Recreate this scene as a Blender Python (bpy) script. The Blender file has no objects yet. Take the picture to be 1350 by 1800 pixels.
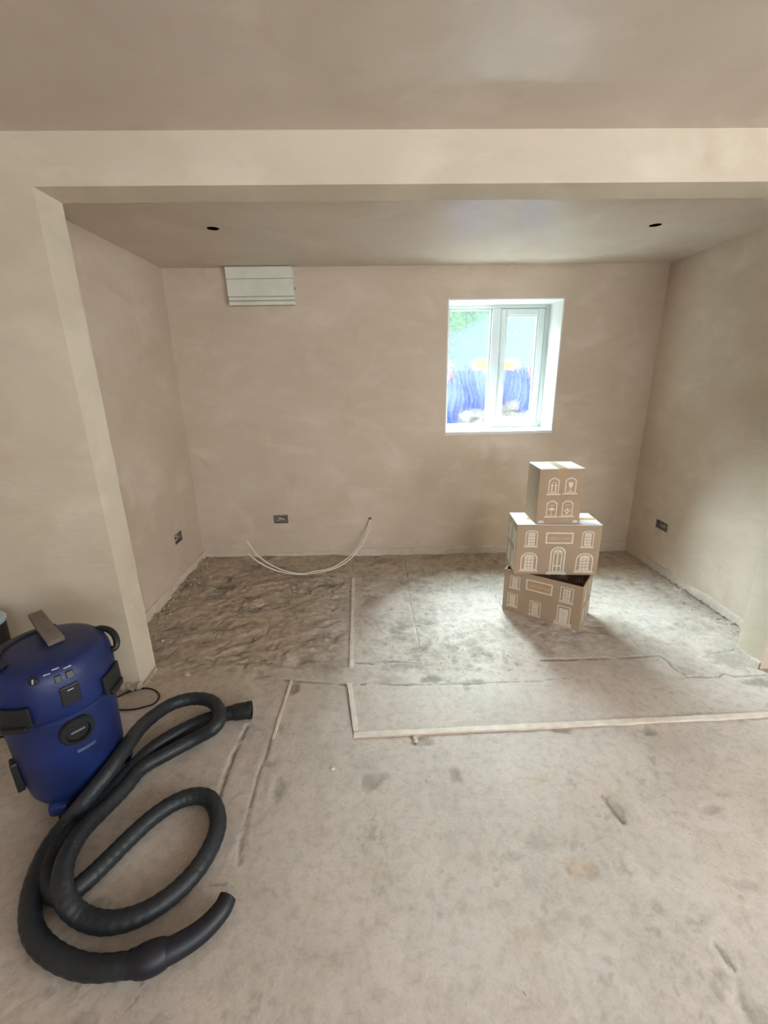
import bpy, bmesh, math, random
import numpy as np
from mathutils import Vector, Matrix
random.seed(7); np.random.seed(7)
SC = bpy.context.scene
COL = SC.collection
PI = math.pi

# ------------------------------------------------------------------ camera
F = 768.5; YAW, PITCH, ROLL, H = .0233, .3028, -.0167, 1.5
cy, sy, cp, sp = math.cos(YAW), math.sin(YAW), math.cos(PITCH), math.sin(PITCH)
FW = Vector((sy*cp, cy*cp, -sp)); r0 = Vector((cy, -sy, 0)); u0 = r0.cross(FW)
cr, sr = math.cos(ROLL), math.sin(ROLL)
RT = r0*cr + u0*sr; UP = -sr*r0 + cr*u0
cam_d = bpy.data.cameras.new('camera'); cam = bpy.data.objects.new('camera', cam_d); COL.objects.link(cam)
cam_d.sensor_fit = 'HORIZONTAL'; cam_d.sensor_width = 36; cam_d.lens = F/1350*36
cam_d.clip_start = .02; cam_d.clip_end = 200
cam.matrix_world = Matrix(((RT.x, UP.x, -FW.x, 0), (RT.y, UP.y, -FW.y, 0), (RT.z, UP.z, -FW.z, H), (0, 0, 0, 1)))
SC.camera = cam

# ------------------------------------------------------------------ world, sun, room daylight, exposure
SC.view_settings.view_transform = 'Standard'; SC.view_settings.look = 'None'
SC.view_settings.gamma = 1; SC.view_settings.use_curve_mapping = False
SC.view_settings.exposure = 0.36
SC.cycles.use_denoising = True
SC.cycles.max_bounces = 14; SC.cycles.diffuse_bounces = 9; SC.cycles.transparent_max_bounces = 16
SC.cycles.sample_clamp_indirect = 11
W = bpy.data.worlds.new('sky'); SC.world = W; W.use_nodes = True
wn = W.node_tree; wn.nodes.clear()
wo = wn.nodes.new('ShaderNodeOutputWorld'); bg = wn.nodes.new('ShaderNodeBackground')
wr = wn.nodes.new('ShaderNodeValToRGB'); wt = wn.nodes.new('ShaderNodeTexCoord'); ws = wn.nodes.new('ShaderNodeSeparateXYZ')
wn.links.new(wt.outputs['Generated'], ws.inputs[0]); wn.links.new(ws.outputs['Z'], wr.inputs[0])
wr.color_ramp.elements[0].position = 0; wr.color_ramp.elements[0].color = (.80, .88, .95, 1)
wr.color_ramp.elements[1].position = .9; wr.color_ramp.elements[1].color = (.86, .95, 1.0, 1)
wn.links.new(wr.outputs[0], bg.inputs[0]); bg.inputs[1].default_value = 9.0
wn.links.new(bg.outputs[0], wo.inputs[0])

def lamp(name, kind, loc, target, energy, color, **k):
    d = bpy.data.lights.new(name, kind); o = bpy.data.objects.new(name, d); COL.objects.link(o)
    o.location = loc; o.rotation_euler = (Vector(target)-Vector(loc)).to_track_quat('-Z', 'Y').to_euler()
    d.energy = energy; d.color = color
    for a, v in k.items(): setattr(d, a, v)
    return o
# hazy sun over the yard, soft behind thin cloud
lamp('sun', 'SUN', (0, 6.5, 5.3), (.48, 4.4, 2.95), 470.0, (.87, .94, 1.0), angle=math.radians(64))
# daylight outside the wide garden window behind the photographer
lamp('garden_daylight', 'AREA', (1.7, -2.95, 1.5), (1.2, 0, 1.5), 9, (1.0, .94, .86), shape='RECTANGLE', size=2.2, size_y=1.3)
lamp('side_daylight', 'AREA', (3.2, -.6, 1.5), (0, .1, 1.2), 40, (1.0, .97, .92), shape='RECTANGLE', size=1.5, size_y=1.2)
po = lamp('kitchen_window_portal', 'AREA', (1.02, 3.86, 1.535), (1.02, 0, 1.535), 1, (1, 1, 1), shape='RECTANGLE', size=.9, size_y=1.02)
po.data.cycles.is_portal = True

# ------------------------------------------------------------------ room numbers (metres)
XL, XR, YB, ZC = -1.482, 2.216, 3.545, 2.256       # alcove
NX, NXR, NY0, NY1, ZS, ZM = -1.202, 2.0, 1.887, 2.046, 2.169, 2.334   # opening in the cross wall, main ceiling
MX0, MX1, MY0 = -2.75, 2.95, -2.7                   # main room

# ------------------------------------------------------------------ helpers
def O3(): return Vector((0, 0, H))
def ray(x, y): return FW + RT*((x-675)/F) - UP*((y-900)/F)
def atz(x, y, z=0.0):
    d = ray(x, y); return O3() + d*((z-H)/d.z)
def aty(x, y, Y):
    d = ray(x, y); return O3() + d*(Y/d.y)

def link(o, parent=None):
    COL.objects.link(o)
    if parent: o.parent = parent
    return o
def tag(o, label=None, cat=None, group=None, kind=None):
    if label: o['label'] = label
    if cat: o['category'] = cat
    if group: o['group'] = group
    if kind: o['kind'] = kind
    return o
def empty(name, loc=(0, 0, 0), rz=0, **k):
    o = bpy.data.objects.new(name, None); COL.objects.link(o)
    o.location = loc; o.rotation_euler = (0, 0, rz); o.empty_display_size = .05
    return tag(o, **k)
def fin(name, bm, mat, parent=None, smooth=False, bevel=0, seg=2, auto=None):
    bmesh.ops.recalc_face_normals(bm, faces=bm.faces)
    me = bpy.data.meshes.new(name); bm.to_mesh(me); bm.free()
    for m in (mat if isinstance(mat, (list, tuple)) else [mat]): me.materials.append(m)
    if smooth:
        for p in me.polygons: p.use_smooth = True
        if auto: me.set_sharp_from_angle(angle=auto)
    o = bpy.data.objects.new(name, me); link(o, parent)
    if bevel:
        b = o.modifiers.new('bevel', 'BEVEL'); b.width = bevel; b.segments = seg; b.limit_method = 'ANGLE'; b.angle_limit = math.radians(40)
    return o
def bx(bm, x0, x1, y0, y1, z0, z1, M=None):
    vs = [bm.verts.new((x, y, z)) for x in (x0, x1) for y in (y0, y1) for z in (z0, z1)]
    if M is not None:
        for v in vs: v.co = M @ v.co
    for f in ((0, 1, 3, 2), (4, 6, 7, 5), (0, 4, 5, 1), (2, 3, 7, 6), (0, 2, 6, 4), (1, 5, 7, 3)):
        bm.faces.new([vs[i] for i in f])
    return vs
def box_obj(name, dims, mat, parent=None, bevel=0, M=None):
    bm = bmesh.new(); bx(bm, *dims, M=M); return fin(name, bm, mat, parent, bevel=bevel)
def catmull(P, n=8):
    P = [Vector(p) for p in P]; Q = [P[0]*2-P[1]] + P + [P[-1]*2-P[-2]]; out = []
    for i in range(1, len(Q)-2):
        a, b, c, d = Q[i-1], Q[i], Q[i+1], Q[i+2]
        for k in range(n):
            t = k/n
            out.append(.5*((2*b)+(c-a)*t+(2*a-5*b+4*c-d)*t*t+(3*b-a-3*c+d)*t**3))
    out.append(Q[-2]); return out
def tube(bm, pts, rad, seg=12, cap=True):
    pts = [Vector(p) for p in pts]; rings = []; n = len(pts)
    T = [(pts[min(i+1, n-1)]-pts[max(i-1, 0)]).normalized() for i in range(n)]
    up = Vector((0, 0, 1)) if abs(T[0].z) < .9 else Vector((1, 0, 0))
    N = (up - T[0]*up.dot(T[0])).normalized()
    for i in range(n):
        N = (N - T[i]*N.dot(T[i])).normalized(); B = T[i].cross(N)
        r = rad(i/(n-1)) if callable(rad) else rad
        rings.append([bm.verts.new(pts[i]+(N*math.cos(2*PI*k/seg)+B*math.sin(2*PI*k/seg))*r) for k in range(seg)])
    for a, b in zip(rings, rings[1:]):
        for k in range(seg): bm.faces.new((a[k], a[(k+1) % seg], b[(k+1) % seg], b[k]))
    if cap: bm.faces.new(rings[0][::-1]); bm.faces.new(rings[-1])
    return rings
def lathe(bm, prof, seg=48, M=None, sx=1, sy=1):
    rings = []
    for r, z in prof:
        rings.append([bm.verts.new((r*sx*math.cos(2*PI*k/seg), r*sy*math.sin(2*PI*k/seg), z)) for k in range(seg)])
    for a, b in zip(rings, rings[1:]):
        for k in range(seg): bm.faces.new((a[k], a[(k+1) % seg], b[(k+1) % seg], b[k]))
    bm.faces.new(rings[0][::-1]); bm.faces.new(rings[-1])
    if M is not None:
        for R in rings:
            for v in R: v.co = M @ v.co

# value noise on arrays
def vnoise(x, y, seed):
    rs = np.random.RandomState(seed); G = rs.rand(257, 257)
    xi = np.floor(x).astype(int); yi = np.floor(y).astype(int); xf = x-xi; yf = y-yi
    xf = xf*xf*(3-2*xf); yf = yf*yf*(3-2*yf); xi %= 256; yi %= 256
    return (G[xi, yi]*(1-xf)*(1-yf)+G[xi+1, yi]*xf*(1-yf)+G[xi, yi+1]*(1-xf)*yf+G[xi+1, yi+1]*xf*yf)
def fbm(x, y, sc, seed, octv=4):
    x = np.asarray(x, float)*sc+100; y = np.asarray(y, float)*sc+100; a = 1; s = 0; t = 0
    for i in range(octv):
        s = s+a*vnoise(x, y, seed+i); t += a; a *= .5; x = x*2.03+7.1; y = y*2.03+3.7
    return s/t
def sstep(a, b, t):
    t = np.clip((t-a)/(b-a), 0, 1); return t*t*(3-2*t)

# ------------------------------------------------------------------ materials
def mat(name, build):
    m = bpy.data.materials.new(name); m.use_nodes = True; t = m.node_tree
    b = t.nodes['Principled BSDF']; build(t, b); return m
def node(t, k, **kw):
    n = t.nodes.new(k)
    for a, v in kw.items():
        if a in n.inputs: n.inputs[a].default_value = v
        else: setattr(n, a, v)
    return n
def plain(name, col, rough=.6, metal=0, bump=0, bscale=80, spec=.5, var=.06, vscale=12):
    def f(t, b):
        b.inputs['Roughness'].default_value = rough; b.inputs['Metallic'].default_value = metal
        b.inputs['Specular IOR Level'].default_value = spec
        tc = node(t, 'ShaderNodeTexCoord'); nz = node(t, 'ShaderNodeTexNoise'); nz.inputs['Scale'].default_value = vscale; nz.inputs['Detail'].default_value = 5
        t.links.new(tc.outputs['Object'], nz.inputs['Vector'])
        rp = node(t, 'ShaderNodeValToRGB'); e = rp.color_ramp.elements
        e[0].position = .3; e[1].position = .7
        e[0].color = tuple(c*(1-var) for c in col)+(1,); e[1].color = tuple(min(1, c*(1+var)) for c in col)+(1,)
        t.links.new(nz.outputs['Fac'], rp.inputs[0]); t.links.new(rp.outputs[0], b.inputs['Base Color'])
        if bump:
            n2 = node(t, 'ShaderNodeTexNoise'); n2.inputs['Scale'].default_value = bscale; n2.inputs['Detail'].default_value = 4
            t.links.new(tc.outputs['Object'], n2.inputs['Vector'])
            bp = node(t, 'ShaderNodeBump'); bp.inputs['Strength'].default_value = .5; bp.inputs['Distance'].default_value = bump
            t.links.new(n2.outputs['Fac'], bp.inputs['Height']); t.links.new(bp.outputs[0], b.inputs['Normal'])
    return mat(name, f)
def mixc(t, fac, a, b, mode='MIX'):
    m = node(t, 'ShaderNodeMix', data_type='RGBA', blend_type=mode)
    for s, v in ((m.inputs[0], fac), (m.inputs[6], a), (m.inputs[7], b)):
        if hasattr(v, 'links') or hasattr(v, 'is_output'): t.links.new(v, s)
        else: s.default_value = v if not isinstance(v, tuple) else tuple(v)+((1,) if len(v) == 3 else ())
    return m.outputs[2]
def ramp(t, src, p0, p1, c0=(0, 0, 0), c1=(1, 1, 1)):
    r = node(t, 'ShaderNodeValToRGB'); e = r.color_ramp.elements
    e[0].position = p0; e[1].position = p1; e[0].color = c0+(1,); e[1].color = c1+(1,)
    t.links.new(src, r.inputs[0]); return r.outputs[0]
def noise(t, vec, scale, detail=5, rough=.55, dist=0):
    n = node(t, 'ShaderNodeTexNoise'); n.inputs['Scale'].default_value = scale; n.inputs['Detail'].default_value = detail
    n.inputs['Roughness'].default_value = rough; n.inputs['Distortion'].default_value = dist
    t.links.new(vec, n.inputs['Vector']); return n.outputs['Fac']
def plaster(name, base, dark, light, stain=.35, rough=.85):
    def f(t, b):
        g = node(t, 'ShaderNodeNewGeometry').outputs['Position']
        mp = node(t, 'ShaderNodeMapping'); mp.inputs['Scale'].default_value = (1, 1, 1.6); t.links.new(g, mp.inputs[0])
        n1 = noise(t, mp.outputs[0], 1.5, 6, .6, .6)
        c = mixc(t, ramp(t, n1, .36, .62), dark, base)
        n2 = noise(t, mp.outputs[0], 3.1, 4, .55, .4)
        c = mixc(t, ramp(t, n2, .52, .75), c, light)
        # damp brown blotches left by uneven drying
        n3 = noise(t, g, 2.3, 7, .62, 1.2)
        st = ramp(t, n3, .60, .74, (0, 0, 0), (stain, stain, stain))
        c = mixc(t, st, c, (.33, .23, .145))
        n4 = noise(t, g, 60, 3, .6)
        c = mixc(t, ramp(t, n4, .3, .7, (0, 0, 0), (.10, .10, .10)), c, dark)
        t.links.new(c, b.inputs['Base Color']); b.inputs['Roughness'].default_value = rough
        b.inputs['Specular IOR Level'].default_value = .35
        # trowel marks
        mp2 = node(t, 'ShaderNodeMapping'); mp2.inputs['Scale'].default_value = (1, 1, 3.5); mp2.inputs['Rotation'].default_value = (.1, .35, 0)
        t.links.new(g, mp2.inputs[0]); h1 = noise(t, mp2.outputs[0], 5, 4, .5, .8); h2 = noise(t, g, 45, 4, .6)
        a = node(t, 'ShaderNodeMath', operation='MULTIPLY_ADD'); t.links.new(h2, a.inputs[0]); a.inputs[1].default_value = .07; t.links.new(h1, a.inputs[2])
        bp = node(t, 'ShaderNodeBump'); bp.inputs['Strength'].default_value = .45; bp.inputs['Distance'].default_value = .008
        t.links.new(a.outputs[0], bp.inputs['Height']); t.links.new(bp.outputs[0], b.inputs['Normal'])
    return mat(name, f)
M_wall = plaster('pink_plaster', (.56, .468, .375), (.50, .41, .32), (.62, .52, .43), .30)
M_beam = plaster('dry_plaster', (.59, .52, .415), (.53, .455, .35), (.64, .565, .455), .24)
M_ceil = plaster('ceiling_plaster', (.57, .49, .42), (.51, .43, .36), (.62, .54, .47), .16, .34)
M_rough = plain('rough_mortar', (.42, .345, .265), .9, bump=.01, bscale=60, var=.25, vscale=18)
M_skim = plain('grey_skim_edge', (.50, .44, .37), .9, bump=.004, bscale=60, var=.12)
M_upvc = plain('white_upvc', (.56, .62, .61), .3, var=.01)
M_reveal = plain('pale_reveal_plaster', (.64, .63, .60), .8, var=.03, bump=.002)
M_gasket = plain('grey_gasket', (.25, .27, .27), .6)
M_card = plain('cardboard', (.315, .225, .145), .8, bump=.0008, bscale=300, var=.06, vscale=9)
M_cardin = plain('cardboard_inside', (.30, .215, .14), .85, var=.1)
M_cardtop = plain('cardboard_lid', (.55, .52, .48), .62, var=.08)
M_ink = plain('cream_ink', (.58, .50, .41), .7, var=.10, vscale=60)
M_inkd = plain('brown_ink', (.33, .225, .13), .7, var=.05)
M_inko = plain('tan_ink', (.52, .33, .20), .7, var=.05)
M_tape = plain('parcel_tape', (.34, .22, .11), .35, var=.1)
M_blue = plain('blue_plastic', (.005, .015, .085), .45, bump=.001, bscale=200, var=.4, vscale=7)
M_blued = plain('dark_blue_plastic', (.03, .045, .11), .5, var=.25)
M_band = plain('dusty_dark_cover', (.022, .024, .034), .65, var=.3)
M_grey = plain('scuffed_grey', (.12, .12, .12), .6)
M_labd = plain('worn_label', (.075, .09, .16), .6, var=.3, vscale=40)
M_blk = plain('black_plastic', (.008, .009, .011), .45, var=.2)
M_hose = plain('black_hose', (.011, .0145, .018), .5, bump=.003, bscale=120, var=.25, vscale=5)
M_cuff = plain('dark_rubber', (.005, .006, .012), .5, var=.2)
M_taupe = plain('dusty_grip', (.12, .092, .07), .8, var=.15)
M_lab = plain('silver_print', (.38, .37, .40), .5, var=.3, vscale=60)
M_white = plain('white_cable', (.72, .68, .60), .5, var=.05)
M_panel = plain('cream_paint', (.64, .64, .55), .6, bump=.001, bscale=40, var=.06, vscale=10)
M_metal = plain('galvanised', (.30, .28, .25), .45, metal=.7, var=.3, vscale=60)
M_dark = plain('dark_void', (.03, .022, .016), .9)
M_wire = plain('grey_wire', (.45, .43, .40), .6)
M_wood = plain('dusty_batten', (.60, .53, .45), .85, bump=.002, bscale=90, var=.12, vscale=20)
M_chip = plain('plaster_chip', (.52, .43, .34), .9, bump=.003, bscale=150, var=.2, vscale=25)
M_flake = plain('dusty_flake', (.42, .34, .25), .9, var=.25, vscale=30)
M_chipd = plain('dirty_plaster_chip', (.36, .28, .20), .9, bump=.003, bscale=150, var=.35, vscale=25)
M_lime = plain('pale_baseboard_mortar', (.55, .47, .375), .9, bump=.003, bscale=40, var=.1)

def floor_mat(t, b):
    g = node(t, 'ShaderNodeNewGeometry').outputs['Position']
    at = node(t, 'ShaderNodeAttribute', attribute_name='stain')
    sepr = node(t, 'ShaderNodeSeparateColor'); t.links.new(at.outputs['Color'], sepr.inputs[0])
    n1 = noise(t, g, 1.7, 6, .6, .5); n2 = noise(t, g, 6, 8, .65, .8); n3 = noise(t, g, 28, 6, .7, .3); n4 = noise(t, g, 120, 3, .6)
    c = mixc(t, ramp(t, n1, .35, .65), (.46, .415, .365), (.56, .49, .425))
    c = mixc(t, ramp(t, n2, .45, .68, (0, 0, 0), (.55, .55, .55)), c, (.61, .555, .495))
    c = mixc(t, ramp(t, n3, .56, .74, (0, 0, 0), (.45, .45, .45)), c, (.19, .15, .115))
    c = mixc(t, ramp(t, n4, .35, .7, (0, 0, 0), (.16, .16, .16)), c, (.25, .2, .16))
    c = mixc(t, sepr.outputs[0], c, (.45, .35, .25))      # brown dirt, and shade painted along the back wall
    c = mixc(t, sepr.outputs[1], c, (.16, .145, .115))      # dark damp
    c = mixc(t, sepr.outputs[2], c, (.60, .555, .51))       # pale dust, and painted window light
    mot = ramp(t, n3, .35, .62, (.80, .78, .76), (1, 1, 1))
    c = mixc(t, 1.0, c, mot, 'MULTIPLY')
    t.links.new(c, b.inputs['Base Color']); b.inputs['Roughness'].default_value = .8; b.inputs['Specular IOR Level'].default_value = .3
    a = node(t, 'ShaderNodeMath', operation='MULTIPLY_ADD'); t.links.new(n4, a.inputs[0]); a.inputs[1].default_value = .25; t.links.new(n3, a.inputs[2])
    bp = node(t, 'ShaderNodeBump'); bp.inputs['Strength'].default_value = .55; bp.inputs['Distance'].default_value = .006
    t.links.new(a.outputs[0], bp.inputs['Height']); t.links.new(bp.outputs[0], b.inputs['Normal'])
M_floor = mat('dusty_screed', floor_mat)

def glass_mat(t, b):
    t.nodes.remove(b); out = [n for n in t.nodes if n.type == 'OUTPUT_MATERIAL'][0]
    g = node(t, 'ShaderNodeNewGeometry').outputs['Position']
    mp = node(t, 'ShaderNodeMapping'); mp.inputs['Scale'].default_value = (1, 1, 1); t.links.new(g, mp.inputs[0])
    nz = node(t, 'ShaderNodeTexNoise'); nz.inputs['Scale'].default_value = 30; t.links.new(mp.outputs[0], nz.inputs['Vector'])
    v = node(t, 'ShaderNodeTexVoronoi', feature='SMOOTH_F1'); v.inputs['Scale'].default_value = 95; v.inputs['Smoothness'].default_value = .5
    ad = node(t, 'ShaderNodeVectorMath', operation='MULTIPLY_ADD'); t.links.new(nz.outputs['Color'], ad.inputs[0]); ad.inputs[1].default_value = (.02, .02, .02); t.links.new(mp.outputs[0], ad.inputs[2])
    t.links.new(ad.outputs[0], v.inputs['Vector'])
    bp = node(t, 'ShaderNodeBump'); bp.inputs['Strength'].default_value = 1.0; bp.inputs['Distance'].default_value = .0022
    t.links.new(v.outputs['Distance'], bp.inputs['Height'])
    rf = node(t, 'ShaderNodeBsdfRefraction'); rf.inputs['Roughness'].default_value = .04; rf.inputs['IOR'].default_value = 1.12; rf.inputs['Color'].default_value = (.93, 1, .99, 1)
    t.links.new(bp.outputs[0], rf.inputs['Normal'])
    tr = node(t, 'ShaderNodeBsdfTransparent')
    ve = node(t, 'ShaderNodeTexVoronoi', feature='DISTANCE_TO_EDGE'); ve.inputs['Scale'].default_value = 80; t.links.new(ad.outputs[0], ve.inputs['Vector'])
    edge_speckle = ramp(t, ve.outputs['Distance'], .0, .16, (.50, .60, .62), (.95, 1, .99)); t.links.new(edge_speckle, tr.inputs['Color']); t.links.new(edge_speckle, rf.inputs['Color'])  # dark cell edges painted in place of the glass's scattered light
    mx = node(t, 'ShaderNodeMixShader'); mx.inputs[0].default_value = .45
    t.links.new(tr.outputs[0], mx.inputs[1]); t.links.new(rf.outputs[0], mx.inputs[2])
    gl = node(t, 'ShaderNodeBsdfGlossy'); gl.inputs['Roughness'].default_value = .15; t.links.new(bp.outputs[0], gl.inputs['Normal'])
    m2 = node(t, 'ShaderNodeMixShader'); m2.inputs[0].default_value = .02
    t.links.new(mx.outputs[0], m2.inputs[1]); t.links.new(gl.outputs[0], m2.inputs[2]); t.links.new(m2.outputs[0], out.inputs['Surface'])
M_glass = mat('obscure_glass', glass_mat)

# ------------------------------------------------------------------ shell
def slab(name, o, u, v, outer, holes, th, mats, kind='structure'):
    """planar polygon with holes in the plane o + a*u + b*v, extruded by th (vector)"""
    bm = bmesh.new(); o, u, v, th = map(Vector, (o, u, v, th)); edges = []
    for loop in [outer]+holes:
        vs = [bm.verts.new(o+u*a+v*b) for a, b in loop]
        edges += [bm.edges.new((vs[i], vs[(i+1) % len(vs)])) for i in range(len(vs))]
    bmesh.ops.triangle_fill(bm, use_beauty=True, use_dissolve=False, edges=edges)
    r = bmesh.ops.extrude_face_region(bm, geom=list(bm.faces))
    bmesh.ops.translate(bm, verts=[e for e in r['geom'] if isinstance(e, bmesh.types.BMVert)], vec=th)
    ob = fin(name, bm, mats); tag(ob, kind=kind); return ob
def rect(a0, a1, b0, b1): return [(a0, b0), (a1, b0), (a1, b1), (a0, b1)]
def circ(cx, cy, r, n=20, jit=0): return [(cx+r*(1+random.uniform(-jit, jit))*math.cos(2*PI*k/n), cy+r*(1+random.uniform(-jit, jit))*math.sin(2*PI*k/n)) for k in range(n)]

WX0, WX1, WZ0, WZ1 = .585, 1.457, 1.043, 2.031
SB = (-.855, -.733, .314, .388)      # back socket x0 x1 z0 z1
slab('wall_back', (0, YB, 0), (1, 0, 0), (0, 0, 1), rect(XL-.12, XR+.12, -.1, ZC+.2),
     [rect(WX0, WX1, WZ0, WZ1), rect(*SB), circ(-.04, .334, .014, 12, .25)], (0, .31, 0), M_wall)
SL = (3.075, 3.2, .318, .395)
slab('wall_left', (XL, 0, 0), (0, 1, 0), (0, 0, 1), rect(NY1-.01, YB, -.1, ZC+.2), [rect(*SL)], (-.12, 0, 0), M_wall)
SR = (3.06, 3.2, .325, .392)
slab('wall_right', (XR, 0, 0), (0, 1, 0), (0, 0, 1), rect(NY1-.01, YB, -.1, ZC+.2), [rect(*SR)], (.12, 0, 0), M_wall)
CH = [(-.818, 2.681), (1.566, 2.693)]
slab('ceiling_alcove', (0, 0, ZC), (1, 0, 0), (0, 1, 0), rect(XL-.1, XR+.1, NY1-.02, YB+.1),
     [circ(x, y, .032, 28) for x, y in CH], (0, 0, .06), M_ceil)
slab('ceiling', (0, 0, ZM), (1, 0, 0), (0, 1, 0), rect(MX0-.1, MX1+.1, MY0-.1, NY0+.02), [], (0, 0, .1), M_ceil)
# cross wall with the wide opening (header and both nibs in one plaster skin)
bm = bmesh.new()
bm.free()
slab('wall_middle', (0, NY0, 0), (1, 0, 0), (0, 0, 1),
     [(MX0-.05, -.1), (NX, -.1), (NX, ZS), (NXR, ZS), (NXR, -.1), (MX1+.05, -.1), (MX1+.05, ZM+.15), (MX0-.05, ZM+.15)], [], (0, NY1-NY0, 0), M_beam)
slab('wall_side_left', (MX0, 0, 0), (0, 1, 0), (0, 0, 1), rect(MY0-.1, NY0+.05, -.1, ZM+.1), [], (-.1, 0, 0), M_wall)
slab('wall_side_right', (MX1, 0, 0), (0, 1, 0), (0, 0, 1), rect(MY0-.1, NY0+.05, -.1, ZM+.1), [rect(-1.4, .2, .85, 2.1)], (.1, 0, 0), M_wall)
slab('wall_rear', (0, MY0, 0), (1, 0, 0), (0, 0, 1), rect(MX0-.1, MX1+.1, -.1, ZM+.1), [rect(.5, 2.9, .75, 2.15)], (0, -.2, 0), M_wall)
# roof void above the alcove ceiling so the lamp holes look into darkness
slab('ceiling_void', (0, 0, ZC+.2), (1, 0, 0), (0, 1, 0), rect(XL-.14, XR+.14, NY0, YB+.33), [], (0, 0, .05), M_dark)

# ------------------------------------------------------------------ floor
def slope_z(x, y):
    t = sstep(2.1, YB, y); return t*(.024-.042*(np.clip(x, XL, XR)-XL)/(XR-XL))
STAINS_AND_LIGHT = [  # px, py, rx, ry (metres), channel 0 brown 1 damp 2 pale dust and painted light, strength, depth
    (540, 1157, .055, .07, 1, .55, .006), (510, 1160, .05, .07, 2, .7, -.002), (520, 1130, .10, .04, 1, .25, .003),
    (600, 1163, .05, .05, 1, .3, .003), (517, 1210, .035, .05, 1, .7, .006), (492, 1278, .015, .03, 1, .5, .003),
    (650, 1380, .05, .045, 1, .45, .006), (795, 1362, .032, .05, 1, .38, .005), (672, 1367, .03, .02, 1, .35, .003),
    (765, 1192, .07, .03, 1, .75, .007), (735, 1170, .06, .03, 1, .45, .004), (830, 1200, .07, .022, 1, .65, .006), (818, 1208, .03, .025, 1, .55, .005),
    (770, 1158, .12, .04, 1, .28, .002), (690, 1195, .09, .04, 1, .25, .002), (800, 1170, .12, .05, 1, .2, .002),
    (735, 1302, .055, .03, 1, .45, .006), (985, 1285, .05, .02, 1, .5, .005), (1135, 1283, .05, .03, 1, .45, .006),
    (1280, 1160, .13, .09, 1, .45, .003), (1290, 1080, .09, .05, 1, .7, .006), (1240, 1060, .06, .03, 1, .35, .003), (1110, 1018, .10, .03, 0, .7, .002),
    (1200, 1178, .05, .03, 1, .3, .003), (1340, 1200, .12, .04, 1, .6, .006),
    (950, 1370, .06, .02, 0, .5, .003), (1080, 1420, .03, .06, 1, .4, .006), (1075, 1395, .05, .03, 0, .4, .002), (1020, 1520, .04, .035, 0, .7, .004),
    (840, 1510, .03, .025, 0, .5, .003), (660, 1530, .07, .05, 0, .3, .002), (670, 1555, .05, .015, 0, .3, .001), (1250, 1420, .05, .02, 1, .3, .003), (1310, 1555, .05, .015, 1, .3, .003),
    (1330, 1790, .03, .05, 1, .35, .005), (720, 1700, .05, .03, 0, .2, .001), (735, 1720, .02, .03, 0, .5, .001), (770, 1755, .02, .02, 0, .5, .001),
    (490, 1385, .03, .06, 1, .45, .004), (470, 1345, .03, .02, 1, .4, .003), (560, 1570, .03, .04, 0, .35, .001),
    (480, 1345, .02, .02, 1, .3, .002), (430, 1180, .05, .03, 0, .4, .002), (390, 1150, .08, .03, 0, .5, .002), (330, 1130, .12, .04, 0, .6, .004),
    (400, 1120, .08, .03, 0, .4, .003), (560, 1080, .06, .02, 1, .25, .003), (545, 1105, .05, .02, 1, .25, .002), (480, 1030, .08, .03, 0, .5, .003),
    (1150, 1590, .02, .02, 1, .3, .003), (740, 1600, .01, .012, 1, .5, .003), (720, 1593, .01, .01, 1, .3, .003), (774, 1607, .01, .01, 1, .4, .002),
    (870, 1550, .01, .01, 1, .5, .002), (870, 1525, .01, .01, 1, .5, .002), (900, 1505, .04, .02, 1, .25, .002), (940, 1480, .05, .03, 1, .18, .002),
    (930, 1660, .10, .05, 0, .25, .001), (975, 1640, .08, .03, 1, .12, .001), (720, 1560, .3, .1, 2, .15, 0), (1170, 1600, .2, .15, 2, .12, 0), (780, 1690, .2, .12, 2, .3, 0),
    (1040, 1740, .1, .12, 2, .3, 0), (240, 1720, .1, .05, 2, .2, 0), (690, 1060, .18, .2, 2, .3, 0), (820, 1060, .3, .28, 2, .3, 0), (1150, 1075, .3, .14, 2, .35, 0),  # last three pale ovals paint the window's light pools on the floor
    (600, 1110, .12, .12, 2, .25, 0), (900, 1210, .4, .12, 2, .2, 0), (1290, 1220, .15, .1, 2, .3, 0), (980, 1330, .3, .1, 2, .3, 0), (1150, 1240, .12, .03, 0, .3, 0),
    (470, 1330, .10, .4, 2, .12, -.003),
]
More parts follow.
